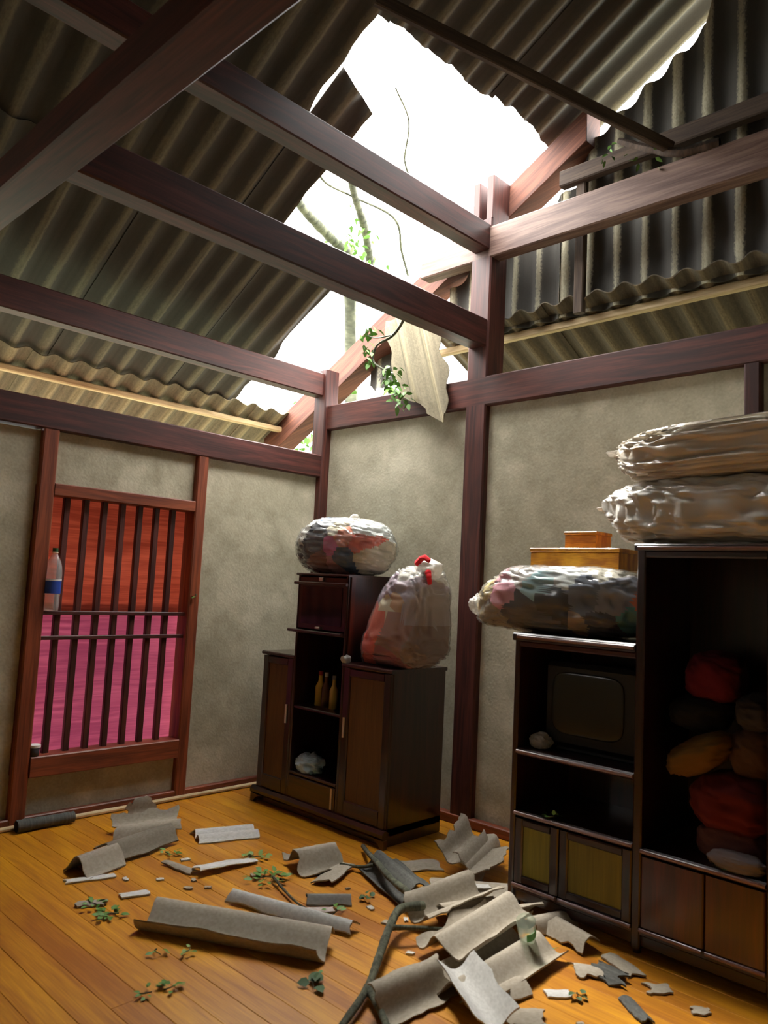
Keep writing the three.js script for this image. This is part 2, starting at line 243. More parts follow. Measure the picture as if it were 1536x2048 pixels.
const railShape = (w, r) => new THREE.CylinderGeometry(r, r, w, 14).rotateZ(Math.PI / 2);
{ // left cabinet: a tall open middle between two low cupboards
  const g = group('display_cabinet', 'dark cabinet in the corner with a tall open middle and two low cane-door cupboards', 'cabinet', [0.92, 0, 0.45]);
  const o = (ax, X, Y, Z, c) => boxAt(ax, X.map((x) => x - 0.92), Y, Z.map((z) => z - 0.45), c), B = 0.2, F = 0.7;
  const P = (n, geo, m = M.cab, p = g) => mesh(n, geo, m, p);
  for (const [x0, x1] of [[0.31, 0.635], [1.125, 1.535]]) { // low side cupboards
    P('side_panel', o('y', [x0, x0 + 0.018], [0.06, 0.985], [B, F - 0.02])); P('side_panel', o('y', [x1 - 0.018, x1], [0.06, 0.985], [B, F - 0.02])); P('back_panel', o('y', [x0, x1], [0.06, 0.98], [B, B + 0.01]), M.cab);
    P('top', o('x', [x0 - 0.012, x1 + 0.012], [0.985, 1.008], [B, F + 0.008]));
    const d = P('door', mergeGeometries([o('y', [x0 + 0.002, x0 + 0.06], [0.1, 0.98], [F - 0.02, F]), o('y', [x1 - 0.06, x1 - 0.002], [0.1, 0.98], [F - 0.02, F]), o('x', [x0 + 0.06, x1 - 0.06], [0.93, 0.98], [F - 0.02, F]), o('x', [x0 + 0.06, x1 - 0.06], [0.1, 0.19], [F - 0.02, F])]));
    P('cane_panel', o('y', [x0 + 0.06, x1 - 0.06], [0.19, 0.93], [F - 0.018, F - 0.01], 0.001), M.cane, d);
    P('handle', o('y', [x0 < 1 ? x1 - 0.045 : x0 + 0.025, x0 < 1 ? x1 - 0.03 : x0 + 0.04], [0.56, 0.68], [F, F + 0.015], 0.004), M.metal, d);
  }
  const x0 = 0.635, x1 = 1.125;
  for (const x of [x0, x1 - 0.02]) { P('side_panel', o('y', [x, x + 0.02], [0.06, 1.54], [B, F])); P('moulding', o('y', [x + (x > 1 ? 0.02 : -0.004), x + (x > 1 ? 0.03 : 0)], [1.02, 1.54], [F - 0.06, F - 0.02], 0.004), M.cabRed); }
  P('back_panel', o('y', [x0, x1], [0.06, 1.54], [B, B + 0.012]), M.cab);
  P('top', o('x', [x0 - 0.01, x1 + 0.012], [1.54, 1.556], [B, F + 0.01])); P('cornice', o('x', [x0 - 0.02, x1], [1.48, 1.5], [F, F + 0.02], 0.005), M.cab);
  P('shelf', o('x', [x0 + 0.02, x1 - 0.02], [1.16, 1.178], [B, F])); P('ledge', o('x', [x0 - 0.05, x1 - 0.02], [1.165, 1.185], [F, F + 0.03], 0.005), M.cab);
  const fl = P('flap_door', o('x', [x0 + 0.02, x1 - 0.02], [1.19, 1.535], [F - 0.02, F - 0.004]), M.cab); P('glass', o('x', [x0 + 0.05, x1 - 0.05], [1.225, 1.47], [F - 0.004, F], 0.001), M.glassDark, fl); P('pull', o('x', [0.845, 0.89], [1.196, 1.212], [F - 0.002, F + 0.016], 0.004), M.metal, fl); P('catch', o('x', [0.86, 0.895], [1.505, 1.53], [F - 0.002, F + 0.014], 0.004), M.metal, fl);
  P('shelf', o('x', [x0 + 0.02, x1 - 0.02], [0.665, 0.685], [B, F - 0.01])); P('shelf', o('x', [x0 + 0.02, x1 - 0.02], [0.245, 0.265], [B, F]));
  const dr = P('drawer', o('x', [x0 + 0.022, x1 - 0.022], [0.09, 0.24], [F - 0.02, F]), M.cab); P('tag', o('y', [1.065, 1.08], [0.11, 0.235], [F, F + 0.004], 0.001), M.paleWood, dr);
  P('plinth', o('x', [0.31, 1.535], [0.0, 0.1], [B, F - 0.015]), M.cab);
  P('base_moulding', o('x', [0.295, 1.555], [0.045, 0.1], [F - 0.02, F + 0.035], 0.02), M.cab);
  const foot = new THREE.Shape(); foot.moveTo(0, 0); foot.quadraticCurveTo(0.02, 0.05, 0.11, 0.05); foot.lineTo(-0.03, 0.05); foot.quadraticCurveTo(-0.035, 0.02, -0.03, 0); foot.closePath();
  for (const [x, q] of [[1.53, -1], [0.33, 1]]) { const f = new THREE.ExtrudeGeometry(foot, { depth: 0.03, bevelEnabled: false }); if (q < 0) f.rotateY(Math.PI); f.translate(x - 0.92, 0, F + (q < 0 ? 0.03 : 0) - 0.45); P('foot', f, M.cabRed); }
}
{ // right cabinet: low shelves and a tall niche
  const g = group('wall_unit', 'dark red wall unit with open shelves, a tall niche and olive door panels', 'cabinet', [3.06, 0, 0.55]);
  const o = (ax, X, Y, Z, c) => boxAt(ax, X.map((x) => x - 3.06), Y, Z.map((z) => z - 0.55), c), B = 0.3, F = 0.8, P = (n, geo, m = M.cab, p = g) => mesh(n, geo, m, p);
  const rail = (a, b, y, r = 0.009) => { const q = railShape(b - a, r); q.translate((a + b) / 2 - 3.06, y, F + 0.002 - 0.55); P('edge_rail', q, M.rail); };
  P('side_panel', o('y', [2.455, 2.485], [0.03, 1.29], [B, F])); P('divider', o('y', [3.085, 3.125], [0.03, 1.735], [B, F])); P('side_panel', o('y', [3.625, 3.66], [0.03, 1.735], [B, F]));
  P('back_panel', o('y', [2.46, 3.1], [0.05, 1.29], [B, B + 0.012]), M.cab); P('back_panel', o('y', [3.1, 3.65], [0.05, 1.73], [B, B + 0.012]), M.cab);
  P('top', o('x', [2.445, 3.085], [1.262, 1.3], [B, F + 0.006])); P('top', o('x', [3.075, 3.675], [1.71, 1.74], [B, F + 0.006])); rail(3.09, 3.66, 1.722, 0.008); rail(2.47, 3.08, 1.282, 0.01);
  P('shelf', o('x', [2.485, 3.085], [0.715, 0.745], [B, F - 0.004])); rail(2.485, 3.085, 0.732);
  P('shelf', o('x', [2.485, 3.085], [0.425, 0.455], [B, F - 0.004])); rail(2.485, 3.085, 0.443);
  P('shelf', o('x', [3.125, 3.625], [0.415, 0.445], [B, F - 0.004])); rail(3.125, 3.625, 0.433);
  P('top_rail', o('x', [3.125, 3.625], [1.68, 1.71], [F - 0.03, F - 0.002])); P('front_rail', o('x', [2.485, 3.085], [1.235, 1.262], [F - 0.03, F - 0.002]), M.cabRed);
  for (const [a, b] of [[2.487, 2.725], [2.73, 3.083]]) { const d = P('door', mergeGeometries([o('y', [a, a + 0.045], [0.125, 0.42], [F - 0.02, F]), o('y', [b - 0.045, b], [0.125, 0.42], [F - 0.02, F]), o('x', [a + 0.045, b - 0.045], [0.385, 0.42], [F - 0.02, F]), o('x', [a + 0.045, b - 0.045], [0.125, 0.16], [F - 0.02, F])])); P('door_panel', o('y', [a + 0.045, b - 0.045], [0.16, 0.385], [F - 0.018, F - 0.01], 0.001), M.olive, d); }
  for (const [a, b] of [[3.127, 3.39], [3.394, 3.623]]) P('door', o('y', [a, b], [0.125, 0.41], [F - 0.02, F]), M.cabRed);
  rail(2.485, 2.72, 0.112); rail(2.735, 3.085, 0.112); rail(3.125, 3.385, 0.112); rail(3.4, 3.625, 0.112);
  P('bottom', o('x', [2.455, 3.66], [0.085, 0.12], [B, F - 0.004]), M.cab); P('skirt', o('x', [2.47, 3.65], [0.035, 0.09], [F - 0.05, F - 0.02]), M.cab);
  for (const x of [2.47, 3.08, 3.63]) for (const z of [B + 0.02, F - 0.06]) P('foot', o('y', [x, x + 0.03], [0, 0.09], [z, z + 0.03]), M.cab);
}
// ---------------------------------------------------------------- soft things
function blob(rx, ry, rz, { e = 1, amp = 0.08, freq = 2.2, wrinkle = 0, wf = [6, 14, 6], s = 1, flat = 9, seg = 64, shape } = {}) {
  let g = new THREE.SphereGeometry(1, seg, Math.round(seg * 0.66)); g.deleteAttribute('uv'); g.deleteAttribute('normal'); g = mergeVertices(g, 1e-4);
  const p = g.attributes.position, pw = (a) => Math.sign(a) * Math.abs(a) ** e;
  for (let i = 0; i < p.count; i++) {
    const x = p.getX(i), y = p.getY(i), z = p.getZ(i), n = 1 + amp * 2 * (fbm(x * freq + s * 5, y * freq + s, z * freq + s * 3, 3) - 0.5) - wrinkle * Math.abs(fbm(x * wf[0] + s, y * wf[1] + s * 7, z * wf[2] + s * 2, 3) - 0.5) * 2 + wrinkle * 0.3;
    let v = [pw(x) * rx * n, pw(y) * ry * n, pw(z) * rz * n]; if (shape) v = shape(v, [x, y, z]); p.setXYZ(i, v[0], Math.max(v[1], -flat * ry), v[2]);
  }
  g.computeVertexNormals(); const u = new Float32Array(p.count * 2); for (let i = 0; i < p.count; i++) { u[i * 2] = p.getX(i); u[i * 2 + 1] = p.getY(i) + p.getZ(i); } g.setAttribute('uv', new THREE.BufferAttribute(u, 2)); return g;
}
const lin = (r, g, b) => new THREE.Color().setRGB(r, g, b);
M.film = phys({ color: lin(0.92, 0.93, 0.92), roughness: 0.14, transmission: 0.93, thickness: 0, ior: 1.5 });
M.filmMilky = phys({ color: lin(0.82, 0.8, 0.76), roughness: 0.35, transmission: 0.5, thickness: 0 });
const cloth = (r, g, b) => std({ color: lin(r, g, b), roughness: 0.95 });
// the surface of a stuffed bag cut into garments: every triangle goes to its nearest centre, with wavy borders
function garments(parent, geo, list) {
  const p = geo.attributes.position, ix = geo.index, out = list.map(() => []), c = new THREE.Vector3();
  for (let t = 0; t < ix.count; t += 3) { c.set(0, 0, 0); for (let k = 0; k < 3; k++) c.add(new THREE.Vector3().fromBufferAttribute(p, ix.getX(t + k))); c.divideScalar(3);
    const wx = c.x + 0.07 * (fbm(c.x * 9, c.y * 9, c.z * 9 + 3, 2) - 0.5), wy = c.y + 0.07 * (fbm(c.x * 9 + 20, c.y * 9, c.z * 9, 2) - 0.5); let best = 0, bd = 1e9; list.forEach((q, i) => { const d = Math.hypot(wx - q[0], wy - q[1], (c.z - q[2]) * 0.6) / (q[4] ?? 1); if (d < bd) { bd = d; best = i; } }); out[best].push(ix.getX(t), ix.getX(t + 1), ix.getX(t + 2)); }
  const parts = []; list.forEach((q, i) => { // one mesh for each connected piece
    const own = new Map(), find = (v) => { while (own.get(v) !== v) v = own.get(v); return v; }; for (const v of out[i]) own.set(v, v);
    for (let t = 0; t < out[i].length; t += 3) { const r = find(out[i][t]); own.set(find(out[i][t + 1]), r); own.set(find(out[i][t + 2]), r); }
    const by = new Map(); for (let t = 0; t < out[i].length; t += 3) { const r = find(out[i][t]); if (!by.has(r)) by.set(r, []); by.get(r).push(...out[i].slice(t, t + 3)); } for (const l of by.values()) parts.push([q, l]); });
  parts.forEach(([q, tri]) => { const g = new THREE.BufferGeometry(), map = new Map(), P = [], N = [], I = []; for (const v of tri) { if (!map.has(v)) { map.set(v, P.length / 3); P.push(p.getX(v), p.getY(v), p.getZ(v)); N.push(geo.attributes.normal.getX(v), geo.attributes.normal.getY(v), geo.attributes.normal.getZ(v)); } I.push(map.get(v)); }
    g.setAttribute('position', new THREE.Float32BufferAttribute(P, 3)); g.setAttribute('normal', new THREE.Float32BufferAttribute(N, 3)); g.setIndex(I); mesh('garment', g, cloth(...q[3]), parent); });
}
function bagOf(label, pos, [rx, ry, rz], o, list) {
  const g = group('clothes_bag', label, 'bag', pos);
  garments(g, blob(rx * 0.965, ry * 0.965, rz * 0.965, { amp: 0.06, freq: 2.4, wrinkle: 0.18, wf: [5, 8, 5], seg: 110, ...o }), list);
  mesh('plastic_film', blob(rx, ry, rz, { amp: 0.06, freq: 2.4, wrinkle: 0.16, wf: [7, 10, 7], seg: 110, ...o }), M.film, g); return g;
}
{ // bag on the tall middle of the corner cabinet
  const g = bagOf('clear bag of mixed clothes on top of the corner cabinet', [0.8, 1.556, 0.44], [0.38, 0.2, 0.25], { e: 0.8, s: 3, flat: 0.92, shape: (v, d) => [v[0], v[1] * (1 + 0.12 * d[0] * 0) + 0.184, v[2]] }, [
    [-0.22, 0.26, 0.1, [0.72, 0.7, 0.66]], [0.0, 0.34, 0.05, [0.7, 0.72, 0.75]], [-0.08, 0.36, 0.0, [0.3, 0.42, 0.6], 0.8], [0.12, 0.33, 0.1, [0.6, 0.55, 0.42]], [0.24, 0.31, 0.05, [0.6, 0.62, 0.6]], [0.2, 0.25, 0.2, [0.62, 0.24, 0.16], 0.7],
    [-0.05, 0.2, 0.2, [0.05, 0.05, 0.055], 1.3], [-0.26, 0.13, 0.15, [0.09, 0.08, 0.08]], [0.0, 0.09, 0.22, [0.2, 0.1, 0.08], 1.1], [0.1, 0.18, 0.22, [0.6, 0.16, 0.3], 0.8], [0.2, 0.12, 0.2, [0.06, 0.1, 0.15]], [0.29, 0.2, 0.12, [0.66, 0.14, 0.1], 0.8], [0.33, 0.1, 0.08, [0.55, 0.5, 0.36]], [0.1, 0.05, 0.2, [0.42, 0.2, 0.2], 0.8]]);
  mesh('knot', blob(0.035, 0.03, 0.03, { s: 6, amp: 0.3, seg: 20 }).translate(0.12, 0.38, 0.04), M.filmMilky, g);
}
{ // red and mauve bag leaning on the forked post
  const lean = (v) => { const t = clamp((v[1] + 0.31) / 0.62); return [v[0] * lerp(1.16, 0.62, t) + lerp(-0.04, 0.1, t), v[1] + 0.3, v[2] * lerp(1.05, 0.75, t)]; };
  const g = bagOf('plastic bag of red and mauve cloth leaning between cabinet top and forked post', [1.42, 1.008, 0.46], [0.25, 0.305, 0.21], { e: 0.55, s: 1, shape: lean, wf: [4, 11, 4] }, [
    [-0.22, 0.12, 0.15, [0.72, 0.1, 0.06], 1.4], [-0.1, 0.26, 0.18, [0.74, 0.16, 0.1], 1.1], [0.06, 0.2, 0.18, [0.36, 0.18, 0.14], 1.3], [0.2, 0.14, 0.1, [0.3, 0.2, 0.17], 1.1], [-0.03, 0.37, 0.17, [0.66, 0.58, 0.4], 0.75], [0.08, 0.4, 0.16, [0.5, 0.28, 0.14], 0.6], [0.2, 0.36, 0.1, [0.42, 0.34, 0.34]], [-0.04, 0.48, 0.12, [0.3, 0.22, 0.27], 1.1], [0.12, 0.5, 0.12, [0.4, 0.32, 0.36]], [0.1, 0.58, 0.05, [0.6, 0.56, 0.5]], [0.0, 0.05, 0.18, [0.42, 0.12, 0.12]]]);
  mesh('knot', blob(0.035, 0.03, 0.03, { s: 8, amp: 0.3, seg: 24 }).translate(-0.3, 0.02, 0.22), M.filmMilky, g);
  mesh('neck', blob(0.085, 0.06, 0.07, { s: 9, amp: 0.25, wrinkle: 0.2, seg: 40 }).translate(0.19, 0.6, 0.03), M.filmMilky, g);
  mesh('red_tie', tube([[0.13, 0.63, 0.08], [0.19, 0.67, 0.09], [0.23, 0.65, 0.08]], 0.02, 0.014), cloth(0.7, 0.02, 0.03), g); mesh('red_tie', tube([[0.23, 0.59, 0.09], [0.25, 0.55, 0.1], [0.25, 0.51, 0.09]], 0.02, 0.012), cloth(0.7, 0.02, 0.03), g);
}
{ // long bag on the low part of the wall unit
  const g = bagOf('long clear bag of clothes lying on the wall unit under wooden boxes', [2.6, 1.3, 0.55], [0.49, 0.175, 0.235], { e: 0.66, s: 5, wf: [9, 6, 5], shape: (v, d) => { const t = smooth(-0.35, -1, d[0]); return [Math.min(v[0], 0.482), v[1] * (1 - 0.2 * t) + 0.17 - 0.06 * t, v[2]]; } }, [
    [-0.46, 0.13, 0.1, [0.42, 0.34, 0.2]], [-0.36, 0.2, 0.12, [0.62, 0.5, 0.24], 0.9], [-0.27, 0.2, 0.18, [0.7, 0.32, 0.38], 1.1], [-0.34, 0.08, 0.15, [0.34, 0.28, 0.2]], [-0.16, 0.28, 0.1, [0.55, 0.5, 0.46]], [-0.13, 0.12, 0.2, [0.07, 0.075, 0.09], 1.2], [-0.06, 0.22, 0.18, [0.34, 0.52, 0.54], 0.9], [0.06, 0.14, 0.2, [0.025, 0.025, 0.03], 1.1], [0.08, 0.3, 0.08, [0.66, 0.68, 0.66], 1.2], [0.24, 0.3, 0.05, [0.6, 0.56, 0.46], 1.1], [0.2, 0.2, 0.18, [0.15, 0.17, 0.22], 1.1], [0.33, 0.18, 0.16, [0.26, 0.27, 0.33], 1.1], [0.41, 0.08, 0.14, [0.1, 0.36, 0.34]], [0.17, 0.07, 0.2, [0.42, 0.3, 0.2], 0.7], [0.46, 0.18, 0.12, [0.66, 0.18, 0.1], 0.6], [0.0, 0.03, 0.18, [0.08, 0.08, 0.1], 1.2], [0.3, 0.05, 0.2, [0.06, 0.065, 0.09], 1.1]]);
  mesh('knot', blob(0.045, 0.05, 0.05, { s: 8, amp: 0.35, wrinkle: 0.3, seg: 40 }).translate(-0.54, 0.12, 0.04), M.filmMilky, g);
}
M.quilt = phys({ color: lin(0.74, 0.66, 0.53), roughness: 0.7, clearcoat: 1, clearcoatRoughness: 0.16 });
M.quiltGrey = phys({ color: lin(0.72, 0.69, 0.62), roughness: 0.6, clearcoat: 1, clearcoatRoughness: 0.12 });
for (const [label, y, x, rx, ry, mat, s, tilt, wf] of [['grey quilt in shiny clear plastic lying directly on the tall wall unit', 1.742, 3.42, 0.58, 0.155, M.quiltGrey, 3, 0.0, [13, 3, 5]], ['cream quilt in clear plastic on top of the grey quilt', 2.034, 3.46, 0.57, 0.135, M.quilt, 7, 0.03, [3, 9, 8]]]) {
  const g = group('bagged_quilt', label, 'quilt', [x, y, 0.52]);
  mesh('quilt', blob(rx, ry, 0.27, { e: 0.62, amp: 0.035, wrinkle: 0.26, wf, s, seg: 160, flat: 0.94, shape: (v, d) => { const t = smooth(-0.55, -1, d[0]); return [v[0], v[1] * (1 - 0.35 * t) + ry * 0.94 + tilt * v[0] + 0.05 * t, v[2] * (1 - 0.3 * t)]; } }), mat, g);
  mesh('plastic_flap', blob(0.07, 0.012, 0.1, { s: s + 1, amp: 0.2, wrinkle: 0.2, seg: 32 }).translate(-rx - 0.01, ry + 0.03, 0.02), M.filmMilky, g);
}
// ---------------------------------------------------------------- boxes, television, clothes in the niche
M.box = phys({ map: woodTexture([172, 102, 14], [236, 168, 42], { s: 161, lines: 9, mw: 0.25, mh: 0.6 }), roughness: 0.4, clearcoat: 0.3 });
function woodenBox(label, pos, w, h, d) { const g = group('wooden_box', label, 'box', pos); mesh('body', boxAt('x', [-w / 2, w / 2], [0, h * 0.8], [-d / 2, d / 2], 0.004), M.box, g); mesh('lid', boxAt('x', [-w / 2 - 0.004, w / 2 + 0.004], [h * 0.8 + 0.001, h], [-d / 2 - 0.004, d / 2 + 0.004], 0.004), M.box, g); return g; }
woodenBox('long flat orange wooden box lying on the clothes bag', [2.63, 1.628, 0.46], 0.5, 0.108, 0.22);
woodenBox('small orange wooden box on top of the long wooden box', [2.64, 1.737, 0.44], 0.175, 0.088, 0.16);
{
  const g = group('television', 'old dark tube television on the shelf of the wall unit', 'television', [2.81, 0.746, 0.5]);
  const black = std({ color: lin(0.008, 0.008, 0.008), roughness: 0.5 });
  mesh('casing', mergeGeometries([boxAt('x', [-0.25, 0.25], [0.02, 0.42], [0.02, 0.16], 0.02), boxAt('x', [-0.18, 0.18], [0.05, 0.37], [-0.15, 0.02], 0.03)]), black, g);
  mesh('screen', blob(0.19, 0.15, 0.012, { e: 0.4, amp: 0, seg: 48 }).translate(-0.03, 0.23, 0.16), phys({ color: lin(0.03, 0.034, 0.034), roughness: 0.2 }), g); mesh('base', boxAt('x', [-0.2, 0.2], [0, 0.02], [-0.1, 0.14], 0.005), black, g);
}
tag(mesh('crumpled_plastic', blob(0.055, 0.04, 0.045, { s: 4, amp: 0.3, wrinkle: 0.4, seg: 40, flat: 0.8 }).translate(0, 0.033, 0), M.filmMilky), 'crumpled clear plastic lump beside the television', 'plastic').position.set(2.555, 0.746, 0.7);
for (const [label, x, y, z, a, b, c, col, s] of [
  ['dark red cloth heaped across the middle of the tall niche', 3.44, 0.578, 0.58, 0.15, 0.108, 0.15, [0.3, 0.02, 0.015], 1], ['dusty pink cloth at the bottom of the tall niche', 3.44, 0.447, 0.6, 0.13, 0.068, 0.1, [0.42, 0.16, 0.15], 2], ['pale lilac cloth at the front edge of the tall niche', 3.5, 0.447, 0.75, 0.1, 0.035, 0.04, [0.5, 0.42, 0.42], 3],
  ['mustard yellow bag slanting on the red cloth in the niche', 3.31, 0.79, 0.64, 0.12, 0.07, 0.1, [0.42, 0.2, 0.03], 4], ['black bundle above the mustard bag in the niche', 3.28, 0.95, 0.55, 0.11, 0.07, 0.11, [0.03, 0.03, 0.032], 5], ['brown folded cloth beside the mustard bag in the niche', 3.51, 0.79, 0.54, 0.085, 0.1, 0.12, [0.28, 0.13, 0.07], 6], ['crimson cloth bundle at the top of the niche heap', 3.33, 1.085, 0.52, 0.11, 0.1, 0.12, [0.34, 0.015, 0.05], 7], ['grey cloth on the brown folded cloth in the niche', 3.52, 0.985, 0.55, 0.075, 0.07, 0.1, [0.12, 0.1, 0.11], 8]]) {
  const m = tag(mesh('folded_cloth', blob(a * 1.09, b * 1.1, c * 1.15, { e: 0.8, amp: 0.12, wrinkle: 0.18, wf: [3, 8, 3], s, seg: 48, flat: 0.85, shape: (v) => [v[0], v[1] + b * 0.85 + (s === 4 ? v[0] * 0.45 : 0), v[2]] }), cloth(...col.map((q) => q * 0.4))), label, 'cloth', 'clothes heaped in the wall unit'); m.position.set(x, y, z);  // cloth colours darkened to carry the shade inside the niche
}
// ---------------------------------------------------------------- on and in the corner cabinet
const jar = (label, pos, r, h, mat, cap) => { const g = group('bottle', label, 'bottle', pos, 0, 'bottles in the corner cabinet'); mesh('body', new THREE.LatheGeometry([[0, 0], [r, 0], [r, h * 0.62], [r * 0.45, h * 0.8], [r * 0.4, h]].map((p) => new THREE.Vector2(...p)), 20), mat, g); mesh('cap', new THREE.CylinderGeometry(r * 0.46, r * 0.46, h * 0.13, 16).translate(0, h * 1.05, 0), cap, g); };
jar('squat bottle of yellow liquid with a red cap on the cabinet shelf', [0.75, 0.685, 0.55], 0.034, 0.2, phys({ color: lin(0.6, 0.36, 0.05), roughness: 0.2 }), cloth(0.4, 0.03, 0.02));
jar('brown glass bottle between two yellow bottles on the cabinet shelf', [0.83, 0.685, 0.57], 0.03, 0.2, phys({ color: lin(0.1, 0.05, 0.03), roughness: 0.15 }), cloth(0.3, 0.32, 0.3));
jar('slim yellowish bottle by the cupboard side on the cabinet shelf', [0.905, 0.685, 0.57], 0.028, 0.19, phys({ color: lin(0.5, 0.38, 0.1), roughness: 0.2 }), cloth(0.2, 0.2, 0.2));
tag(mesh('paper_box', boxAt('y', [-0.04, 0.04], [0, 0.1], [-0.03, 0.03], 0.003), cloth(0.24, 0.06, 0.05)), 'small dull red carton standing behind the bottles', 'box').position.set(0.8, 0.685, 0.34);
tag(mesh('plastic_bag', blob(0.1, 0.07, 0.07, { s: 5, amp: 0.3, wrinkle: 0.45, wf: [3, 6, 3], seg: 56, flat: 0.7, shape: (v) => [v[0], v[1] + 0.05, v[2]] }), phys({ color: lin(0.42, 0.58, 0.66), roughness: 0.3 })), 'crumpled pale blue plastic bag on the lowest open shelf', 'bag').position.set(0.77, 0.265, 0.62);
M.glass = phys({ color: lin(0.95, 0.97, 0.96), roughness: 0.05, transmission: 0.75, thickness: 0 });
for (const [label, x, z, r, h] of [['small empty drinking glass against the tall middle of the cabinet', 0.58, 0.55, 0.028, 0.11], ['low glass dish at the outer end of the cupboard top', 0.47, 0.5, 0.045, 0.05]])
  tag(mesh('drinking_glass', new THREE.LatheGeometry([[0, 0.004], [r * 0.85, 0.004], [r, h], [r * 0.94, h], [r * 0.8, 0.012], [0, 0.012]].map((p) => new THREE.Vector2(...p)), 24), M.glass), label, 'glass').position.set(x, 1.008, z);
// ---------------------------------------------------------------- bottle, cup and leaf at the window
{
  const g = group('water_bottle', 'large clear plastic bottle with a blue label standing in the barred window', 'bottle', [0.004, 1.248, 2.08]);
  const pet = phys({ color: lin(0.95, 0.95, 0.95), roughness: 0.12, transmission: 0.8, thickness: 0 });
  mesh('body', new THREE.LatheGeometry([[0, 0.012], [0.03, 0], [0.043, 0.004], [0.047, 0.03], [0.046, 0.09], [0.048, 0.1], [0.048, 0.19], [0.05, 0.22], [0.047, 0.26], [0.036, 0.3], [0.018, 0.335], [0.013, 0.345], [0.013, 0.36]].map((p) => new THREE.Vector2(...p)), 32), pet, g);
  mesh('label_band', new THREE.CylinderGeometry(0.0492, 0.0492, 0.075, 32, 1, true).translate(0, 0.142, 0), std({ color: lin(0.02, 0.06, 0.32), roughness: 0.4 }), g); mesh('label_edge', new THREE.CylinderGeometry(0.0495, 0.0495, 0.01, 32, 1, true).translate(0, 0.186, 0), std({ color: lin(0.75, 0.75, 0.75), roughness: 0.5 }), g);
  mesh('cap', new THREE.CylinderGeometry(0.0165, 0.0165, 0.022, 20).translate(0, 0.366, 0), std({ color: lin(0.02, 0.09, 0.03), roughness: 0.5 }), g); mesh('collar', new THREE.CylinderGeometry(0.0185, 0.0185, 0.005, 20).translate(0, 0.35, 0), std({ color: lin(0.7, 0.75, 0.6) }), g);
}
{ const g = group('cup', 'small dark cup with a pale lid on the window sill', 'cup', [-0.004, 0.4, 2.095]); mesh('body', new THREE.LatheGeometry([[0, 0], [0.026, 0], [0.032, 0.05], [0, 0.05]].map((p) => new THREE.Vector2(...p)), 20), std({ color: lin(0.03, 0.025, 0.03) }), g); mesh('lid', new THREE.CylinderGeometry(0.034, 0.034, 0.016, 20).translate(0, 0.058, 0), std({ color: lin(0.7, 0.7, 0.7) }), g); }

// ---------------------------------------------------------------- leaves and branches
function leafAt(p, dir, len, wid, roll) {
  const d = new THREE.Vector3(...dir).normalize(), up = Math.abs(d.y) > 0.9 ? new THREE.Vector3(1, 0, 0) : new THREE.Vector3(0, 1, 0), sd = new THREE.Vector3().crossVectors(d, up).normalize().applyAxisAngle(d, roll), n = new THREE.Vector3().crossVectors(sd, d);
  const P = [], at = (t, w, h) => { P.push(p[0] + d.x * len * t + sd.x * wid * w + n.x * h * len, p[1] + d.y * len * t + sd.y * wid * w + n.y * h * len, p[2] + d.z * len * t + sd.z * wid * w + n.z * h * len); };
  at(0, 0, 0); at(0.3, -0.5, 0.08); at(0.3, 0, 0.03); at(0.3, 0.5, 0.08); at(0.7, -0.38, 0.05); at(0.7, 0, 0); at(0.7, 0.38, 0.05); at(1, 0, -0.06);
  const g = new THREE.BufferGeometry(); g.setAttribute('position', new THREE.Float32BufferAttribute(P, 3)); g.setIndex([0, 2, 1, 0, 3, 2, 1, 2, 4, 2, 5, 4, 2, 3, 5, 3, 6, 5, 4, 5, 7, 5, 6, 7]); g.computeVertexNormals(); return g;
}
function sprig(label, pos, n, spread, len, mat = M.leaf, flat = true) {
  const g = group('leaf_sprig', label, 'leaves', pos, rr(0, 6), 'torn green leaves on the floor'), L = [];
  n = Math.round(n * 1.8); for (let i = 0; i < n; i++) { const a = rr(0, 6.28), r = spread * Math.sqrt(rnd()); L.push(leafAt([Math.cos(a) * r, flat ? rr(0.004, 0.02) : rr(-spread, spread), Math.sin(a) * r], [Math.cos(a + rr(-1, 1)), flat ? rr(0, 0.35) : rr(-0.8, 0.3), Math.sin(a + rr(-1, 1))], len * rr(0.6, 1.1), len * 0.55, rr(-0.5, 0.5))); }
  mesh('leaves', mergeGeometries(L), mat, g); mesh('stalk', tube([[-spread * 0.8, 0.006, 0], [0, 0.012, 0.01], [spread * 0.9, 0.006, -0.01]], 0.003, 0.0015, 6, 5), M.bark, g); return g;
}
// shards of roof sheet lying on the floor: a -> b is the line of the waves
function shard(label, a, b, w, { uc = 0, roll = 0, pitch = 0, lift = 0, mat = M.shard, amp = 0.03, rag = 0.03, s = rnd() * 50, ez = 0, wave = 0.19 } = {}) {
  const dx = b[0] - a[0], dz = b[1] - a[1], L = Math.hypot(dx, dz), off = rr(0, 2);
  const g = corrugated((u, v, h) => [u - uc, h + ez * v * v, v], { u0: uc - w / 2, u1: uc + w / 2, v0: -L / 2, v1: L / 2, nu: Math.max(10, Math.round(w * 70)), nv: Math.max(8, Math.round(L * 30)), amp, pitch: wave, left: ragged(rag, 4, s), right: ragged(rag, 4, s + 5), low: ragged(rag * 1.6, 3, s + 9), high: ragged(rag * 1.6, 3, s + 14) });
  const uv = g.attributes.uv; for (let i = 0; i < uv.count; i++) uv.setXY(i, uv.getX(i) + off, uv.getY(i) + off * 1.7);
  g.rotateZ(roll); g.rotateX(pitch); g.rotateY(Math.atan2(dx, dz)); g.computeBoundingBox(); g.translate(0, -g.boundingBox.min.y, 0);
  const m = mesh('sheet_shard', g, mat); m.position.set((a[0] + b[0]) / 2, lift + 0.001, (a[1] + b[1]) / 2); return tag(m, label, 'shard', 'broken roof sheet on the floor');
}
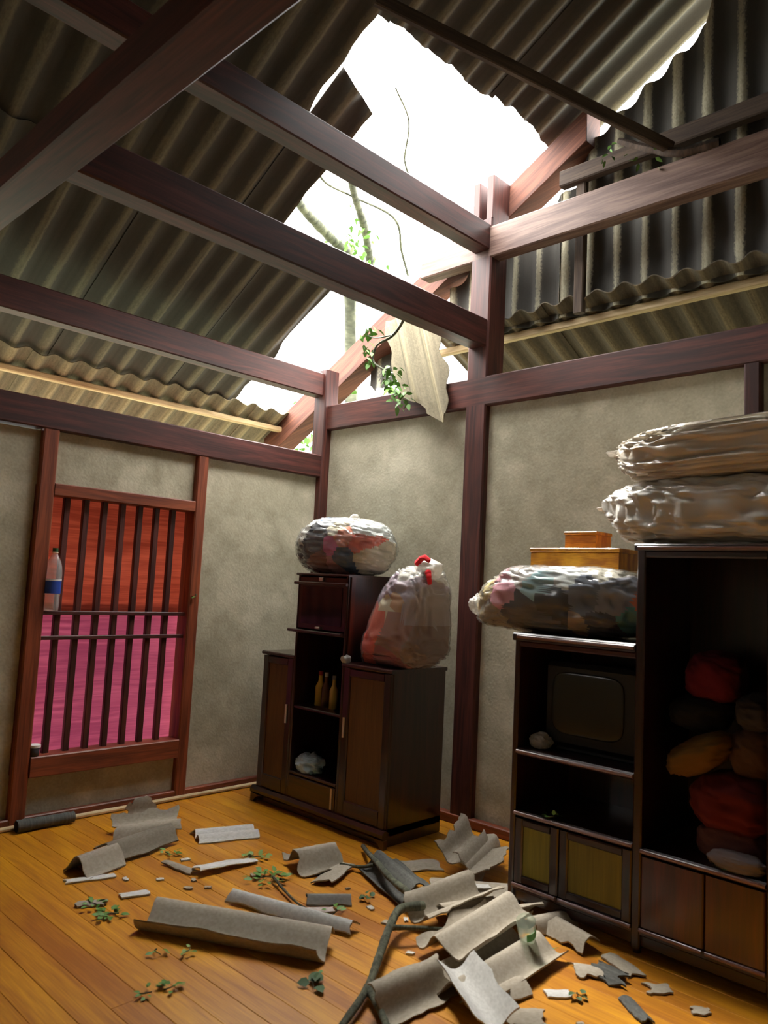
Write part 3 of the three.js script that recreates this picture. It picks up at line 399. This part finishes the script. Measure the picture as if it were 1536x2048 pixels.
shard('long grey trough-shaped shard alone on the open floor', [1.57, 2.2], [2.28, 1.8], 0.21, { uc: -0.06, roll: -0.16, rag: 0.012, amp: 0.05, wave: 0.22 });
shard('arched grey shard with its dark hollow end open, beside the window wall', [0.87, 2.2], [0.8, 1.96], 0.2, { rag: 0.02, amp: 0.042 });
shard('dark grey half-pipe shard lying across the arched shard', [0.8, 2.02], [0.7, 1.58], 0.17, { rag: 0.02, lift: 0.012, roll: 0.2, mat: std({ map: M.shard.map, color: lin(0.6, 0.6, 0.58), roughness: 0.95 }) });
shard('curved grey shard with a raised corner against the pale floor strip', [0.46, 1.8], [0.55, 1.44], 0.2, { uc: 0.05, roll: 0.35, lift: 0.0 });
shard('torn triangular shard standing up behind the curved shard', [0.3, 1.6], [0.32, 1.44], 0.15, { uc: 0.095, roll: 0.8, rag: 0.05 });
shard('pale ribbed shard with two bright ridges by the window wall', [0.76, 1.46], [0.88, 1.12], 0.2, { uc: 0.05, mat: M.shardPale, rag: 0.012, amp: 0.016, wave: 0.1 });
shard('thin grey splinter bent away from the pale ribbed shard', [1.0, 1.78], [1.22, 1.74], 0.05, { rag: 0.012 });
shard('narrow pale upturned strip of sheet with leaves on its end', [1.22, 1.74], [1.24, 1.4], 0.08, { uc: 0.04, roll: 0.5, mat: M.shardPale, rag: 0.015, pitch: 0.06 });
shard('flat thin strip in front of the arched shard', [0.93, 2.28], [1.0, 2.06], 0.05, { rag: 0.01, mat: M.shardPale, amp: 0.004 });
shard('dull oval chip of sheet beside green leaves', [1.21, 2.35], [1.27, 2.24], 0.06, { rag: 0.012, amp: 0.01 });
shard('small whitish chip of sheet on the open floor', [1.25, 2.16], [1.28, 2.04], 0.055, { rag: 0.008, amp: 0.012, mat: M.shardPale });
shard('bent arch of grey sheet standing like a bridge on the floor', [1.5, 1.32], [1.55, 1.06], 0.24, { amp: 0.05, rag: 0.04, roll: 0.12, s: 4 });
shard('flat grey leg of the bridge-shaped shard', [1.72, 1.33], [1.61, 1.08], 0.11, { rag: 0.02, amp: 0.008, roll: -0.15 });
shard('long narrow pale shard lying between the trough shard and a twig', [1.59, 1.78], [2.2, 1.58], 0.09, { uc: 0.0, rag: 0.015, amp: 0.03, roll: 0.2, wave: 0.17, mat: std({ map: M.shardPale.map, color: lin(0.72, 0.72, 0.7), roughness: 0.9 }) });
shard('bluish grey tube-like shard beside the twig', [1.84, 1.53], [1.97, 1.37], 0.07, { amp: 0.02, wave: 0.09, rag: 0.008, mat: std({ map: M.shard.map, color: lin(0.62, 0.68, 0.78), roughness: 0.9 }) });
shard('small pinkish chip below the bluish shard', [1.9, 1.6], [1.98, 1.49], 0.05, { amp: 0.012, rag: 0.01, mat: std({ map: M.shardPale.map, color: lin(0.85, 0.72, 0.68), roughness: 0.9 }) });
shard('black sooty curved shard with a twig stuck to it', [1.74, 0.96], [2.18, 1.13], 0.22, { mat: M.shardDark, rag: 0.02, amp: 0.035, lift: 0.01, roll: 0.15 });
shard('flat grey shard between the corner cabinet and the black shard', [1.8, 0.86], [1.9, 0.66], 0.16, { amp: 0.008, rag: 0.03 });
shard('tall fan of grey sheet leaning near the wall unit corner', [2.1, 0.74], [2.0, 0.34], 0.3, { roll: 0.42, pitch: -0.12, rag: 0.06, uc: 0.05 });
shard('folded grey shard on top of the leaning fan', [2.2, 0.74], [2.12, 0.42], 0.2, { roll: 0.3, lift: 0.06, rag: 0.05, uc: 0.095, pitch: -0.1 });
shard('wide flat shard at the foot of the wall unit', [2.14, 0.95], [2.42, 0.72], 0.2, { roll: -0.1, rag: 0.05, lift: 0.012, amp: 0.02 });
shard('small pale chip touching the wall unit foot', [2.36, 0.78], [2.5, 0.84], 0.06, { rag: 0.012, mat: M.shardPale, amp: 0.01 });
shard('wavy S-shaped shard curling up over a dark piece', [2.36, 1.34], [2.4, 0.92], 0.19, { uc: 0.095, roll: 0.12, rag: 0.03, lift: 0.03, amp: 0.04, pitch: -0.05 });
shard('flat piece half hidden beneath the S-shaped shard', [2.38, 1.2], [2.48, 0.95], 0.16, { rag: 0.03, roll: -0.2 });
shard('broad taupe ridged shard in the middle of the heap', [2.63, 1.52], [2.61, 1.0], 0.26, { uc: 0.0, rag: 0.025, lift: 0.035, roll: -0.12, pitch: -0.07, amp: 0.036 });
shard('curled shard behind the broad ridged shard', [2.5, 1.1], [2.62, 0.84], 0.18, { uc: 0.06, roll: -0.3, rag: 0.03 });
shard('largest taupe ridged shard in the heap, lowest of the pair', [2.83, 1.7], [2.8, 1.08], 0.28, { uc: 0.02, rag: 0.025, roll: -0.1, amp: 0.034 });
shard('narrow shard tucked under the edge of the largest shard', [2.92, 1.68], [2.94, 1.4], 0.12, { rag: 0.02, amp: 0.02 });
shard('tilted shard with a pinkish broken edge by the green branch', [2.74, 1.96], [2.76, 1.62], 0.16, { roll: 0.4, rag: 0.03, uc: -0.05 });
shard('shiny pale upturned shard pointing out of the heap', [2.8, 1.62], [3.1, 1.78], 0.15, { uc: 0.095, roll: 0.15, mat: M.shardPale, rag: 0.012, lift: 0.05, pitch: 0.08 });
shard('grey shard lying against the wall unit doors', [2.7, 0.95], [2.76, 0.76], 0.12, { roll: 0.3, rag: 0.03 });
shard('shiny rounded grey shard below the olive doors', [2.76, 0.87], [2.98, 0.93], 0.12, { amp: 0.03, rag: 0.02, roll: 0.2 });
shard('thin grey shard half under the wall unit skirt', [3.04, 0.9], [3.2, 0.97], 0.08, { rag: 0.02, amp: 0.006 });
shard('light grey angular shard beside a dark triangle', [3.0, 1.13], [3.1, 1.06], 0.1, { rag: 0.03, amp: 0.012 });
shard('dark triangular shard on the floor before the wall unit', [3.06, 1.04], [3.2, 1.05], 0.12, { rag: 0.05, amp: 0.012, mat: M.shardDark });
shard('round whitish chip alone on the yellow floor', [3.03, 1.37], [3.09, 1.3], 0.05, { rag: 0.008, amp: 0.01, mat: M.shardPale });
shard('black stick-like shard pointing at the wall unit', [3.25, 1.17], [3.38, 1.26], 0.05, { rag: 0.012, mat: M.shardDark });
shard('faint grey flake below the plain doors', [3.27, 1.03], [3.34, 0.96], 0.07, { rag: 0.02, amp: 0.004 });
shard('tiny grey flake near the dark end of the wall unit', [3.45, 1.06], [3.5, 1.0], 0.05, { rag: 0.015, amp: 0.003 });
shard('bright white chip lodged beside the black sooty shard', [2.2, 1.1], [2.24, 1.03], 0.06, { rag: 0.008, amp: 0.008, mat: M.shardPale, lift: 0.06 });
shard('bright white chip on the wide flat shard', [2.31, 0.86], [2.35, 0.8], 0.06, { rag: 0.008, amp: 0.008, mat: M.shardPale, lift: 0.055 });
shard('grey shard lying behind the shiny pale shard', [3.02, 1.64], [3.12, 1.52], 0.12, { rag: 0.03, amp: 0.012 });
for (let k = 0; k < 26; k++) { const c = [[2.2, 1.3], [2.75, 1.3], [1.5, 1.75], [1.0, 1.75], [2.95, 1.15], [1.95, 1.3]][k % 6], x = c[0] + rr(-0.32, 0.32), z = c[1] + rr(-0.3, 0.3), a = rr(0, 3), l = rr(0.01, 0.028); shard('small crumb of broken roof sheet ' + ['beside the S-shaped shard', 'around the largest taupe shard', 'near the long narrow shard', 'by the upturned pale strip', 'near the dark triangular shard', 'between the black shard and the bluish shard'][k % 6], [x - l * Math.cos(a), z - l * Math.sin(a)], [x + l * Math.cos(a), z + l * Math.sin(a)], l * rr(0.8, 1.6), { rag: 0.006, amp: 0.003, mat: k % 3 ? M.shard : M.shardPale }).userData.group = 'sheet crumbs on the floor'; }
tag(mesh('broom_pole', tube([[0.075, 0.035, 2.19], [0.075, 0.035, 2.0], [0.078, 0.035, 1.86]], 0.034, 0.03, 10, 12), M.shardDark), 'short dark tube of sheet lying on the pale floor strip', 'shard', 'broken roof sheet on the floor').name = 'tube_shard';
for (const [label, x, z, n, sp, len] of [['green leaves beside the dull oval chip', 1.27, 2.3, 7, 0.045, 0.035], ['bright leaf clump on bare planks near the trough shard', 1.41, 2.29, 14, 0.05, 0.04], ['two leaves at the shadowed side of the trough shard', 1.83, 2.3, 4, 0.03, 0.03], ['pale leaf under the trough shard edge', 1.9, 2.21, 3, 0.03, 0.035], ['round leaf clump on the open planks', 2.1, 2.4, 9, 0.035, 0.03], ['small leaf pair on the open planks', 2.08, 2.49, 4, 0.025, 0.028], ['yellow-green leaves on the end of the upturned strip', 1.22, 1.36, 10, 0.06, 0.04], ['leaves among the shards by the window wall', 0.9, 1.7, 7, 0.05, 0.035], ['leafy twig end beside the long narrow shard', 1.5, 1.5, 20, 0.09, 0.045], ['leaf behind the long narrow shard', 2.0, 1.5, 4, 0.04, 0.035], ['dark leaf by the black sooty shard', 1.97, 1.27, 3, 0.03, 0.05], ['green leaf before the olive doors', 2.88, 1.08, 3, 0.025, 0.035], ['dark leaf before the dark triangular shard', 3.12, 1.28, 2, 0.02, 0.045], ['dark fallen leaf near the green branch', 2.43, 1.99, 3, 0.03, 0.07], ['small leaf behind the dark fallen leaf', 2.4, 1.94, 3, 0.025, 0.03]]) sprig(label, [x, 0.001, z], n, sp, len, label.startsWith('dark') ? M.leafDark : /yellow|pale/.test(label) ? M.leafPale : M.leaf);
{ const a = sprig('green leaf caught on the low shelf edge above the olive doors', [2.68, 0.456, 0.79], 5, 0.025, 0.035); const b = sprig('green leaf on the sill of the tall niche', [3.44, 0.446, 0.785], 4, 0.02, 0.035, M.leafDark); const c = sprig('single bright leaf stuck on the window stud', [0.02, 1.36, 1.1], 3, 0.012, 0.04, M.leaf, false); for (const o of [a, b, c]) o.userData.group = 'leaves caught on furniture'; }
{ // mossy branch fallen on the floor
  const g = group('fallen_branch', 'mossy crooked branch lying across the floor towards the heap', 'branch');
  mesh('limb', tube([[2.72, 0.03, 2.13], [2.61, 0.035, 1.9], [2.48, 0.05, 1.7], [2.37, 0.07, 1.53], [2.31, 0.09, 1.4], [2.33, 0.08, 1.27]], 0.013, 0.02, 10, 8), M.bark, g);
  mesh('limb', tube([[2.6, 0.035, 1.89], [2.72, 0.03, 1.95], [2.85, 0.025, 2.03]], 0.016, 0.012, 8, 8), M.bark, g);
  mesh('twig', tube([[2.37, 0.07, 1.53], [2.44, 0.06, 1.42], [2.5, 0.05, 1.33]], 0.012, 0.008, 8, 7), M.bark, g);
  const tw = group('fallen_twig', 'thick twig lying across the black sooty shard', 'branch'); mesh('stem', tube([[1.5, 0.03, 0.83], [1.66, 0.06, 0.95], [1.8, 0.08, 1.04], [2.05, 0.09, 1.18], [2.28, 0.085, 1.25]], 0.012, 0.018, 8, 7), M.bark, tw);
  mesh('side_shoot', tube([[1.62, 0.03, 1.12], [1.72, 0.03, 1.06], [1.8, 0.06, 1.05]], 0.007, 0.009, 8, 6), M.bark, tw);
  const t = group('fallen_twig', 'thin brown leafy twig behind the long narrow shard', 'branch'); mesh('stem', tube([[1.54, 0.03, 1.5], [1.7, 0.02, 1.55], [1.9, 0.02, 1.6], [2.16, 0.012, 1.56]], 0.007, 0.004, 8, 6), M.bark, t);
}
{ // plastic cup and its straw on the heap
  const g = group('plastic_cup', 'crushed clear plastic cup with green print on the heap', 'cup', [2.83, 0.07, 1.2], 0.4); const c = new THREE.CylinderGeometry(0.04, 0.032, 0.11, 24, 4, true); c.rotateX(0.5); c.translate(0, 0.05, 0); mesh('body', c, phys({ color: lin(0.85, 0.93, 0.86), roughness: 0.2, transmission: 0.7, thickness: 0 }), g); mesh('print', new THREE.CylinderGeometry(0.041, 0.037, 0.045, 24, 1, true, 0.2, 1.6).rotateX(0.5).translate(0, 0.05, 0), std({ color: lin(0.1, 0.32, 0.1) }), g);
}
// ---------------------------------------------------------------- hanging by the hole
{
  const g = corrugated((u, v, h) => [u, v, h], { u0: -0.22, u1: 0.2, v0: 0, v1: 1.0, amp: 0.03, nv: 22, nu: 40, phase: -0.06, left: (b) => 0.2 * smooth(0.35, 0, b) + 0.01 * Math.sin(b * 20), right: (b) => -0.05 * smooth(0.75, 1, b) - 0.06 * smooth(0.25, 0, b) + 0.018 * Math.sin(b * 23), low: (a) => -0.2 * a + 0.1 * smooth(0.75, 1, a) });
  g.rotateZ(0.42); g.rotateX(-0.16); const m = mesh('hanging_sheet', g, std({ map: M.sheetClean.map, color: lin(1, 1, 0.95), roughness: 0.9 })); m.position.set(1.19, 2.71, 0.07); tag(m, 'broken corrugated sheet hanging point-down through the hole over the wall beam', 'shard');
}
function foliage(parent, pts, n, spread, len, mat) { const L = []; for (let i = 0; i < n; i++) { const p = pts[i % pts.length]; L.push(leafAt([p[0] + rr(-spread, spread), p[1] + rr(-spread, spread), p[2] + rr(-spread, spread)], [rr(-0.7, 0.7), rr(-1, 0.1), rr(-0.7, 0.7)], len * rr(0.6, 1.2), len * 0.45, rr(-1, 1))); } mesh('leaves', mergeGeometries(L), mat, parent); }
{
  const g = group('hanging_branch', 'thin leafy branch dangling in front of the hanging sheet', 'branch', [0.02, -0.01, 0.05]);
  mesh('stem', tube([[1.1, 3.5, 0.22], [1.04, 3.36, 0.2], [0.95, 3.27, 0.2], [0.79, 3.22, 0.2], [0.76, 3.12, 0.2], [0.88, 3.03, 0.2], [0.98, 2.97, 0.21]], 0.012, 0.006, 8, 6), M.bark, g);
  mesh('twig', tube([[0.95, 3.27, 0.2], [0.75, 3.29, 0.2], [0.6, 3.38, 0.2]], 0.007, 0.003, 8, 5), M.bark, g);
  foliage(g, [[0.66, 3.33, 0.2], [0.68, 3.22, 0.2], [0.7, 3.14, 0.2], [0.72, 3.36, 0.2]], 34, 0.05, 0.07, M.leaf); foliage(g, [[0.96, 2.96, 0.21], [1.0, 2.9, 0.22], [1.05, 2.84, 0.22], [1.08, 2.78, 0.22], [0.94, 3.0, 0.2]], 60, 0.055, 0.07, M.leaf);
}
{ // batten torn from the roof, one end on the heavy beam
  const a = new THREE.Vector3(1.985, 4.47, 1.54), b = new THREE.Vector3(2.86, 4.05, 0.0), g = bar(0.035, 0.075, a.distanceTo(b)), m = mesh('torn_batten', g, M.batten); m.position.copy(a).add(b).multiplyScalar(0.5); m.lookAt(b); tag(m, 'long thin batten sagging from the roof to the heavy beam', 'batten');
  const t = group('snagged_branch', 'dark curved branch stub with leaf shreds resting on the heavy beam', 'branch'); mesh('stem', tube([[2.55, 4.2, 0.03], [2.78, 4.06, 0.02], [2.92, 4.0, 0.01], [3.12, 3.99, -0.02]], 0.02, 0.03, 8, 8), M.batten, t); foliage(t, [[2.5, 4.16, 0.02], [2.62, 4.08, 0.02], [2.8, 4.0, 0.03], [2.42, 4.2, -0.05]], 14, 0.05, 0.05, M.leaf);
}
{ // the tree over the house and the greenery outside
  const g = group('tree', 'tree with bare branches seen through the roof hole', 'tree', [-2.6, -0.4, -2.9]); const o = (P) => P.map(([x, y, z]) => [x + 2.6, y + 0.4, z + 2.9]);
  mesh('trunk', tube(o([[-2.6, -0.4, -2.9], [-2.5, 2, -2.7], [-2.3, 4, -2.4], [-1.75, 5.3, -1.75]]), 0.13, 0.07, 10, 10), M.bark, g);
  mesh('limb', tube(o([[-1.75, 5.3, -1.75], [-1.5, 5.3, -1.1], [-1.2, 5.3, -0.5], [-0.6, 5.35, 0.1]]), 0.06, 0.035, 10, 8), M.bark, g);
  mesh('limb', tube(o([[-1.75, 5.3, -2.1], [-1.1, 5.3, -1.35], [-0.6, 5.3, -0.7], [0.1, 5.35, 0.05]]), 0.05, 0.025, 10, 8), M.bark, g);
  mesh('twig', tube(o([[-1.6, 5.3, -2.6], [-1.2, 5.3, -2.05], [-0.72, 5.3, -1.4], [-0.74, 5.3, -0.83], [-0.74, 5.3, -0.45], [-0.62, 5.4, -0.2]]), 0.016, 0.01, 10, 6), M.bark, g);
  mesh('twig', tube(o([[-0.05, 5.3, -0.9], [0.1, 5.3, -0.68], [0.52, 5.3, -0.27], [0.72, 5.3, 0.1]]), 0.009, 0.006, 10, 6), M.bark, g);
  foliage(g, o([[-1.6, 5.25, -1.7], [-1.5, 5.2, -1.5], [-1.3, 5.2, -1.45], [-1.75, 5.2, -2.1], [-1.1, 5.3, -1.2]]), 120, 0.2, 0.09, M.leaf);
  for (const [label, x, y, z, n, sp] of [['leafy shrub outside the corner of the house', -1.35, 2.6, -0.95, 260, 0.25], ['leafy sapling beyond the broken gable', -0.5, 2.75, -1.1, 260, 0.25]]) { const b = group('shrub', label, 'shrub', [x, -0.4, z]); mesh('stem', tube([[0, 0, 0], [0.05, y * 0.5, 0.03], [0, y + 0.6, 0]], 0.03, 0.012, 8, 6), M.bark, b); foliage(b, [[0, y + 0.4, 0], [0.2, y + 0.6, 0.1], [-0.2, y + 0.3, -0.1], [0.1, y + 0.9, 0]], n, sp, 0.1, M.leaf); }
}
scene.traverse((o) => { if (o.isMesh) o.castShadow = o.receiveShadow = true; });
renderer.render(scene, camera);
